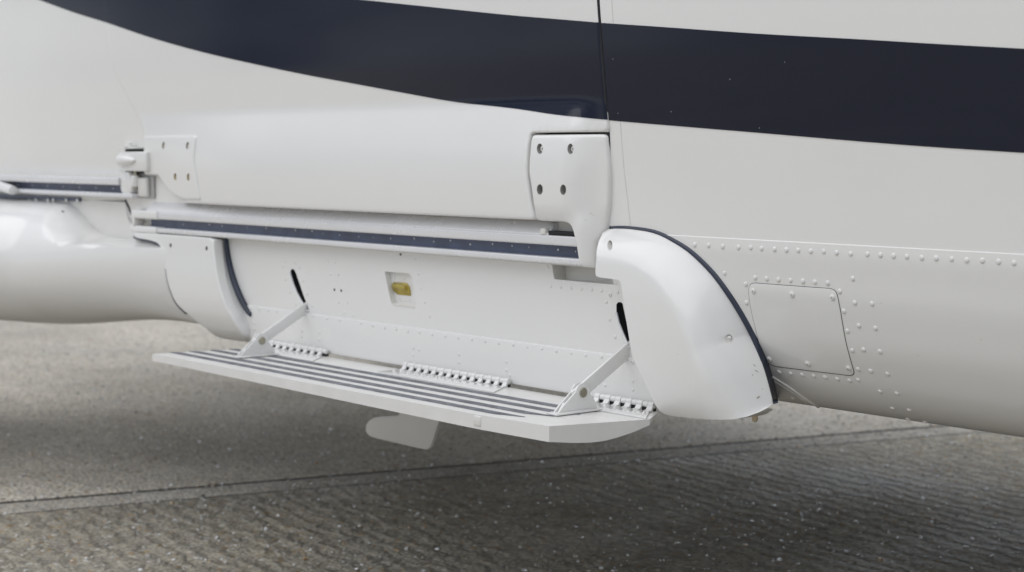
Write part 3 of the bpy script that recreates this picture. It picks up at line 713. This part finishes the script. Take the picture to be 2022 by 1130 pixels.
seamr = smooth_loop([(446.5, 472), (452, 512), (462, 552), (476, 592), (489, 622), (496, 650), (497.5, 674)], 5, False)
bm = bmesh.new(); A = []; B = []
for (a, b) in zip(facer, seamr):
    p = onS(a[0], a[1], lambda x, z: rearY(x, z) + .001); A.append(p); B.append(atY(b[0], b[1], .001))
cols = []
for p, q in zip(A, B): cols.append([bm.verts.new(p.lerp(q, t)) for t in (0, .3, .7, 1)])
for a, b in zip(cols, cols[1:]):
    for k in range(3): bm.faces.new((a[k], a[k + 1], b[k + 1], b[k]))
bmesh.ops.solidify(bm, geom=list(bm.faces), thickness=.004)
finish(bm, 'fairing_end', WHITE, rf)
tube('fairing_seal', [atY(u - .5, v, -.004) for u, v in smooth_loop([(446.5, 470), (452, 512), (462, 552), (476, 588), (490, 614), (496.5, 622)], 5, False)], lambda t: .005 + .003 * math.sin(3.1 * t), SEAL, rf, 8)
tube('fairing_seal', [onS(u, v, rearY) + Vector((-.002, .006, -.001)) for u, v in facel], .0052, SEAL, rf, 8)

# --- sponson behind the aft fairing -----------------------------------------------------------------------------------
secs = []
for x in list(np.linspace(-.60, -1.5, 70)) + list(np.linspace(-1.53, -3.3, 24)):
    a = min(1, max(0, (-.60 - x) / 1.0))
    pr = .018 + .20 * (1 - (1 - a) ** 1.5) + .42 * sm(-1.27, -1.9, x)
    zt = .858; zb = .572 - .062 * sm(-.7, -1.5, x) - .05 * sm(-1.6, -2.6, x); zs = .764 + .105 * sm(-1.05, -1.37, x)
    if x < -2.8: k = 1 - .5 * ((-2.8 - x) / .5) ** 2; pr *= k
    zc = (zt + zb) / 2; hz = (zt - zb) / 2; s = [(x, .18, zt), (x, .06, zt)]
    for i in range(73):
        th = math.pi / 2 - math.pi * i / 72; ct, stt = math.cos(th), math.sin(th); z = zc + hz * stt
        y = .03 - (pr + .03) * ct; n_ = sm(zs - .007, zs + .009, z); s.append((x, y + (max(y, .012) - y) * n_, z))
    s += [(x, .06, zb), (x, .18, zb)]; secs.append(s)
sponson = loft('landing_gear_sponson', secs, WHITE, heli)
loft('landing_gear_sponson', [[(x, 2 * MID - y, z) for x, y, z in q] for q in secs], WHITE, heli)
wallp = plate('sponson_root_panel', [(p.x, p.z) for p in (atY(u, v, -.002) for u, v in [(-300, 392), (0, 393.5), (120, 395), (251, 396), (262, 425), (274, 446), (268, 470), (300, 500), (-300, 480)])], lambda x, z: -.004, WHITE2, heli, step=.03, depth=.02)
tube('panel_seal', [atY(u, v, -.004) for u, v in smooth_loop([(249, 396), (255, 408), (263, 428), (272, 446)], 4, False)], .0045, BLACK, wallp, 8)
plate('corner_filler', [(p.x, p.z) for p in (atY(u, v, .006) for u, v in [(262, 386), (288, 386), (290, 342), (330, 346), (410, 396), (410, 440), (262, 440), (255, 400)])], lambda x, z: -.006, WHITE, heli, step=.03, depth=.02)
for u, v in [(232, 629.5), (247, 629.5), (263, 629), (275, 629), (290, 629), (300, 628.5)]:
    p = atY(u, v, .02); place(RIV, 'rivet', (p.x, p.y, p.z + .003), (0, -.2, -1), .006, sponson)
p, n = cast(bvh(sponson), 124, 418)
if p is not None: lathe('sponson_screw', [(.004, 0), (.003, .001), (0, .001)], n, p, BLACK, sponson, 10)

# --- right-hand skin: access panel, rivets, bead ---------------------------------------------------------------------
K = (1320, 430, 2.568)
po = Z([(408, 362), (414, 340), (432, 332), (630, 347), (825, 361), (848, 372), (858, 398), (872, 470), (890, 580), (915, 690), (941, 780), (938, 795), (920, 800), (720, 776), (545, 754), (515, 744), (499, 727), (470, 660), (445, 570), (425, 490), (412, 420)], *K)
pl = [(p.x, p.z) for p in (onS(u, v, hullY) for u, v in po)]
gsh = bvh(skin)
gp3 = [(x, hullY(x, z) - .0001, z) for x, z in resample(round_corners(pl, .004, 3), .01)]
tube('panel_gap', gp3 + [gp3[0]], .0010, BLACK, skin, 6, flat=(.5, 1))
acc = plate('access_panel', round_corners(pl, .004, 3), lambda x, z: hullY(x, z) - .0011, WHITE, heli, step=.012, r=.0008, depth=.004)
rivets(bvh(acc), Z([(431, 372), (627, 390), (832, 404), (511, 717), (707, 741), (914, 764)], *K), acc, .0046, SCREW, 'screw')
R1 = [(133, 138), (203, 141), (275, 147), (355, 151), (417, 152), (472, 157), (538, 161), (598, 164), (658, 166), (722, 170), (787, 172), (853, 178), (924, 184), (1009, 186), (1075, 190), (1142, 194), (1209, 198), (1285, 204), (1358, 206), (1436, 210), (1513, 216), (1592, 218), (1674, 224), (1752, 230), (1830, 236), (1905, 241),
      (285, 282), (392, 338), (396, 432), (440, 305), (498, 310), (558, 315), (619, 318), (682, 323), (743, 327), (808, 332), (869, 374), (890, 475), (908, 575), (932, 674), (962, 769), (962, 823), (918, 826), (857, 819), (795, 810), (737, 803), (678, 797), (620, 790), (562, 783),
      (935, 310), (945, 432), (965, 548), (990, 670), (1026, 778), (1073, 882), (1136, 967), (1215, 1021), (1302, 1036), (1032, 437), (1050, 561), (1073, 679), (1111, 793), (1159, 892), (1221, 976), (628, 916), (685, 922), (632, 952), (697, 956), (756, 964), (840, 980), (605, 944), (565, 938), (1390, 1054)]
rivets(gsh, Z(R1, *K), skin, .0042)
b1 = [p for p in skinpath(gsh, Z([(505, 792), (560, 826), (620, 864), (680, 908), (720, 935), (765, 962)], *K), .0)]
tube('skin_bead', b1, .0026, WHITE, skin, 8)
b2 = [p for p in skinpath(gsh, Z([(515, 815), (570, 850), (625, 884), (670, 916), (700, 940)], *K), .0)]
tube('skin_bead', b2, .0014, WHITE, skin, 8)

# --- boarding step ----------------------------------------------------------------------------------------------------
ZT = .5525
front = [atZ(u, v, ZT) for u, v in [(301, 699), (420, 720.5), (560, 746.5), (700, 773), (820, 796), (930, 816.5), (950, 820), (1084.5, 842)]]
rend = [atZ(1283, 828, ZT)]; xr = atZ(1305, 814, ZT).x
back_r = Vector((xr, -.012, ZT)); back_l = Vector((-.245, -.012, ZT))
TK = np.array(smooth_loop([(-.02, .004), (.012, .004), (.05, .0055), (.073, .009), (.11, .020), (.157, .0285), (.2, .0285), (.25, .0240), (.30, .022)], 10, False))
def thick(y): return float(np.interp(-y, TK[:, 0], TK[:, 1]))
def thick_old(y):
    t = min(1, max(0, (-y - .012) / .26)); return .006 + .029 * math.sin(math.pi * min(1, t * 1.05) * .62 + .12) - .009 * sm(.75, 1, t)
outl = [Vector((p.x, p.y, ZT)) for p in front] + [rend[0]] + [back_r] + [Vector((x, -.012, ZT)) for x in (.7, .4, .1)] + [back_l]
loop2 = [(p.x, p.y) for p in outl]
ctr = resample(loop2, .010)
bm = bmesh.new()
inner = np.array([(x, y) for x in np.arange(-.3, 1.1, .03) for y in np.arange(-.28, 0, .02)])
inner = inner[inside(inner, ctr)]; inner = inner[poly_dist(inner, ctr) > .008]
V = [Vector(p) for p in ctr] + [Vector(p) for p in inner]
res = delaunay_2d_cdt(V, [(i, (i + 1) % len(ctr)) for i in range(len(ctr))], [], 1, 1e-6, False)
def zlow(x, y): return ZT - thick(y) * (.66 + .42 * sm(-.3, 1.0, x))
tv = [bm.verts.new((v.x, v.y, ZT)) for v in res[0]]; lv = [bm.verts.new((v.x, v.y, zlow(v.x, v.y))) for v in res[0]]
for f in res[2]: bm.faces.new([tv[i] for i in f]); bm.faces.new([lv[i] for i in f][::-1])
cnt = {}
for f in res[2]:
    for i in range(len(f)):
        k = tuple(sorted((f[i], f[(i + 1) % len(f)]))); cnt[k] = cnt.get(k, 0) + 1
for (a, b), c in cnt.items():
    if c == 1: bm.faces.new((tv[a], tv[b], lv[b], lv[a]))
bmesh.ops.recalc_face_normals(bm, faces=bm.faces)
ed = [e for e in bm.edges if len(e.link_faces) == 2 and e.calc_face_angle(0) > .75]
bmesh.ops.bevel(bm, geom=ed, offset=.0016, segments=2, affect='EDGES', profile=.5, clamp_overlap=True)
STEPW = mat('step_paint', (.75, .74, .72), .38, coat=.2, var=.04, nscale=18, dirt=.35, dirtcol=(.35, .32, .28))
step = finish(bm, 'boarding_step', STEPW, heli, 35)
p = atZ(940, 819, ZT)
box('edge_joint', (p.x, p.y + .0077, ZT - .0112), (.020, .012, .0190), WHITE2, step, .002)
# grip strips
for (y, xa, xb, wd) in ((-.230, -.288, .905, .0095), (-.188, -.278, .93, .0095), (-.142, -.268, .945, .0095), (-.099, -.258, .94, .0095), (-.062, -.25, -.03, .006)):
    lp3 = [(xa, y + wd, ZT + .0002), (xa - .012, y - wd * .6, ZT + .0002), (xa - .008, y - wd, ZT + .0002), (xb - .06, y - wd, ZT + .0002), (xb, y + wd, ZT + .0002)]
    if y > -.07: continue
    prism('grip_strip', lp3, (0, 0, .0009), GRIP, step)
# piano hinges
def hinge(xa, xb, nk, leafw, skewl, skewr, nr):
    yb, zb = -.0105, .5632; rad = .0054
    lf = [(xa - skewl, yb - leafw, ZT + .0003), (xb + skewr, yb - leafw, ZT + .0003), (xb, yb - .013, ZT + .0003), (xa, yb - .013, ZT + .0003)]
    leaf = prism('hinge_leaf', lf, (0, 0, .0022), WHITE, step, .0006)
    pit = (xb - xa) / nk
    for i in range(nk):
        x0 = xa + i * pit
        lathe('hinge_knuckle', [(0, 0), (rad * .8, 0), (rad, .0008), (rad, pit * .94 - .0008), (rad * .8, pit * .94), (0, pit * .94)], (1, 0, 0), (x0, yb, zb), WHITE, step, 14)
        if i % 2 == 0:
            wq = pit * .95
            arc = [(yb + (rad + .0004) * math.cos(math.radians(a_)), zb + (rad + .0004) * math.sin(math.radians(a_))) for a_ in range(195, 60, -15)]
            pf = [(yb - .015, ZT + .0003), (yb - .015, ZT + .0026), (yb - .0095, ZT + .0034)] + arc + [(yb, zb), (yb - .0045, zb - .004), (yb - .005, ZT + .0003)]
            prism('hinge_finger', [(x0, y, z) for y, z in pf], (wq, 0, 0), WHITE, step)
    prism('hinge_gap_shade', [(xa + .002, yb - .0035, ZT + .0004), (xa + .002, yb + .004, ZT + .0004), (xa + .002, yb + .004, zb - .0025), (xa + .002, yb - .0035, zb - .0048)], (xb - xa - .004, 0, 0), BLACK, step)  # black strip stands in for the shade in the hinge notches
    for i in range(nr):
        t = (i + .5) / nr; x = xa + .004 + (xb - xa) * t; place(CONE, 'hinge_rivet', (x - skewl * .4 * (1 - t) + skewr * .4 * t, yb - leafw * .55, ZT + .0025), (0, 0, 1), .0032, step)
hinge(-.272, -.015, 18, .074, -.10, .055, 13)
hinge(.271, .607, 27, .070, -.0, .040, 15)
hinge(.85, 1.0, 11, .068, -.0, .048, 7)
# stays: clevis bracket on the step, flat arm up into the slot
def stay(X, by, bz, ytop, ztop, w_):
    c = Vector((X, by, bz)); d = Vector((0, ytop - by, ztop - bz)).normalized(); nn = Vector((0, -d.z, d.y))
    T = .006
    a = c - d * .018; b = Vector((X, ytop, ztop)) + d * .03
    lp = [a + nn * w_, b + nn * w_, b - nn * w_, a - nn * w_]
    ar = prism('stay_arm', [p - Vector((T / 2, 0, 0)) for p in lp], (T, 0, 0), WHITE, step, .0012)
    for s in (-1, 1):
        prof = [(by - .057, ZT + .003), (by + .034, ZT + .003), (by + .029, ZT + .016)]
        for i in range(10):
            th = math.radians(-10 + 20 * i); prof.append((by + .0165 * math.cos(th), bz + .0165 * math.sin(th)))
        prof += [(by - .046, ZT + .014)]
        xo = X + s * (T / 2 + .0006) + (0 if s > 0 else -.0035)
        prism('stay_bracket', [(xo, y, z) for y, z in prof], (.0035, 0, 0), WHITE, step, .001)
    prism('bracket_foot', [(X - .014, by - .066, ZT + .0012), (X + .015, by - .066, ZT + .0012), (X + .015, by + .040, ZT + .0012), (X - .014, by + .040, ZT + .0012)], (0, 0, .0034), WHITE, step, .0014)
    prism('bracket_web', [(X - .0022, by - .050, ZT + .004), (X - .0022, by - .038, ZT + .02), (X - .0022, by + .030, ZT + .02), (X - .0022, by + .036, ZT + .004)], (.0044, 0, 0), WHITE2, step, 0)
    xo = X + T / 2 + .0041
    lathe('stay_bolt', [(0, -.004), (.0085, -.004), (.0085, .0012), (.0078, .002), (.0062, .002), (.006, .0012), (0, .0012)], (1, 0, 0), (xo, by, bz), STEEL, step, 22)
stay(.921, -.1115, .5870, .004, .653, .0125)
stay(-.1145, -.1185, .5870, .004, .6535, .0115)

# --- blade antenna under the belly -----------------------------------------------------------------------------------
YA = .20
ap_ = smooth_loop([(790, 820), (750, 822.5), (733, 829), (725, 842), (727, 855), (740, 864), (790, 876), (838, 887), (849, 886), (855, 877), (862, 855), (868, 836)], 4, False)
pts = [atY(u, v, YA) for u, v in ap_]
rt0, rt1 = pts[-1] + Vector((.05, 0, .14)), pts[0] + Vector((.03, 0, .10))
rt0.z = .575; rt1.z = .575; rt0.x = pts[-1].x + .10; rt1.x = pts[0].x + .08
prism('blade_antenna', [p - Vector((0, .005, 0)) for p in pts + [rt0, rt1]], (0, .010, 0), WHITE2, heli, .003)

# --- small wear marks: scuffs on the fairing, specks on the white panels, chips in the navy band -----------------------
SCUFF = mat('scuff_brown', (.36, .31, .24), .6, var=.3, nscale=60); CHIP = mat('paint_chip', (.55, .55, .58), .5)
def speck(tree, u, v, ln, wd, ang, m, parent, name):
    c, n = cast(tree, u, v)
    if c is None: return
    a = math.radians(ang); q, _ = cast(tree, u + 6 * math.cos(a), v + 6 * math.sin(a))
    if q is None: return
    t = (q - c); t -= n * t.dot(n); t.normalize(); b = n.cross(t); k = 7; lp = []
    for i in range(k):
        th = 6.2832 * i / k; lp.append(c + n * .0002 + t * ln * math.cos(th) * random.uniform(.7, 1.2) + b * wd * math.sin(th) * random.uniform(.6, 1.3))
    prism(name, lp, n * .0003, m, parent)
for u, v, l_, w_, a_ in ((1490, 722, .004, .0006, 40), (1494, 733, .005, .0006, 30), (1486, 741, .003, .0005, 60), (1497, 785, .0045, .0013, -35), (1339, 700, .0009, .0008, 0), (1362, 762, .0008, .0006, 0), (1506, 768, .002, .0005, 80)):
    speck(ft, u, v, l_ * .8, w_ * .8, a_, SCUFF, ff, 'scuff_mark')
bt = bvh(bracket)
for u, v in ((1157, 435), (1165, 423), (1168, 421), (1172, 425)): speck(bt, u, v, .0009, .0006, 30, SCUFF, bracket, 'scuff_mark')
for u, v in ((1443, 157), (1551, 123), (1327, 221), (1501, 253), (1212, 117), (1222, 224)): speck(gsh, u, v, .0008, .0006, 40, CHIP, skin, 'paint_chip')
for c_ in [o for o in skin.children if o.name.startswith('paint_chip')]: c_.location = (0, -.0016, 0)
for u, v in ((1938, 671), (1813, 702), (1740, 598), (1604, 560)): speck(gsh, u, v, .0008, .0006, 20, SCUFF, skin, 'scuff_mark')
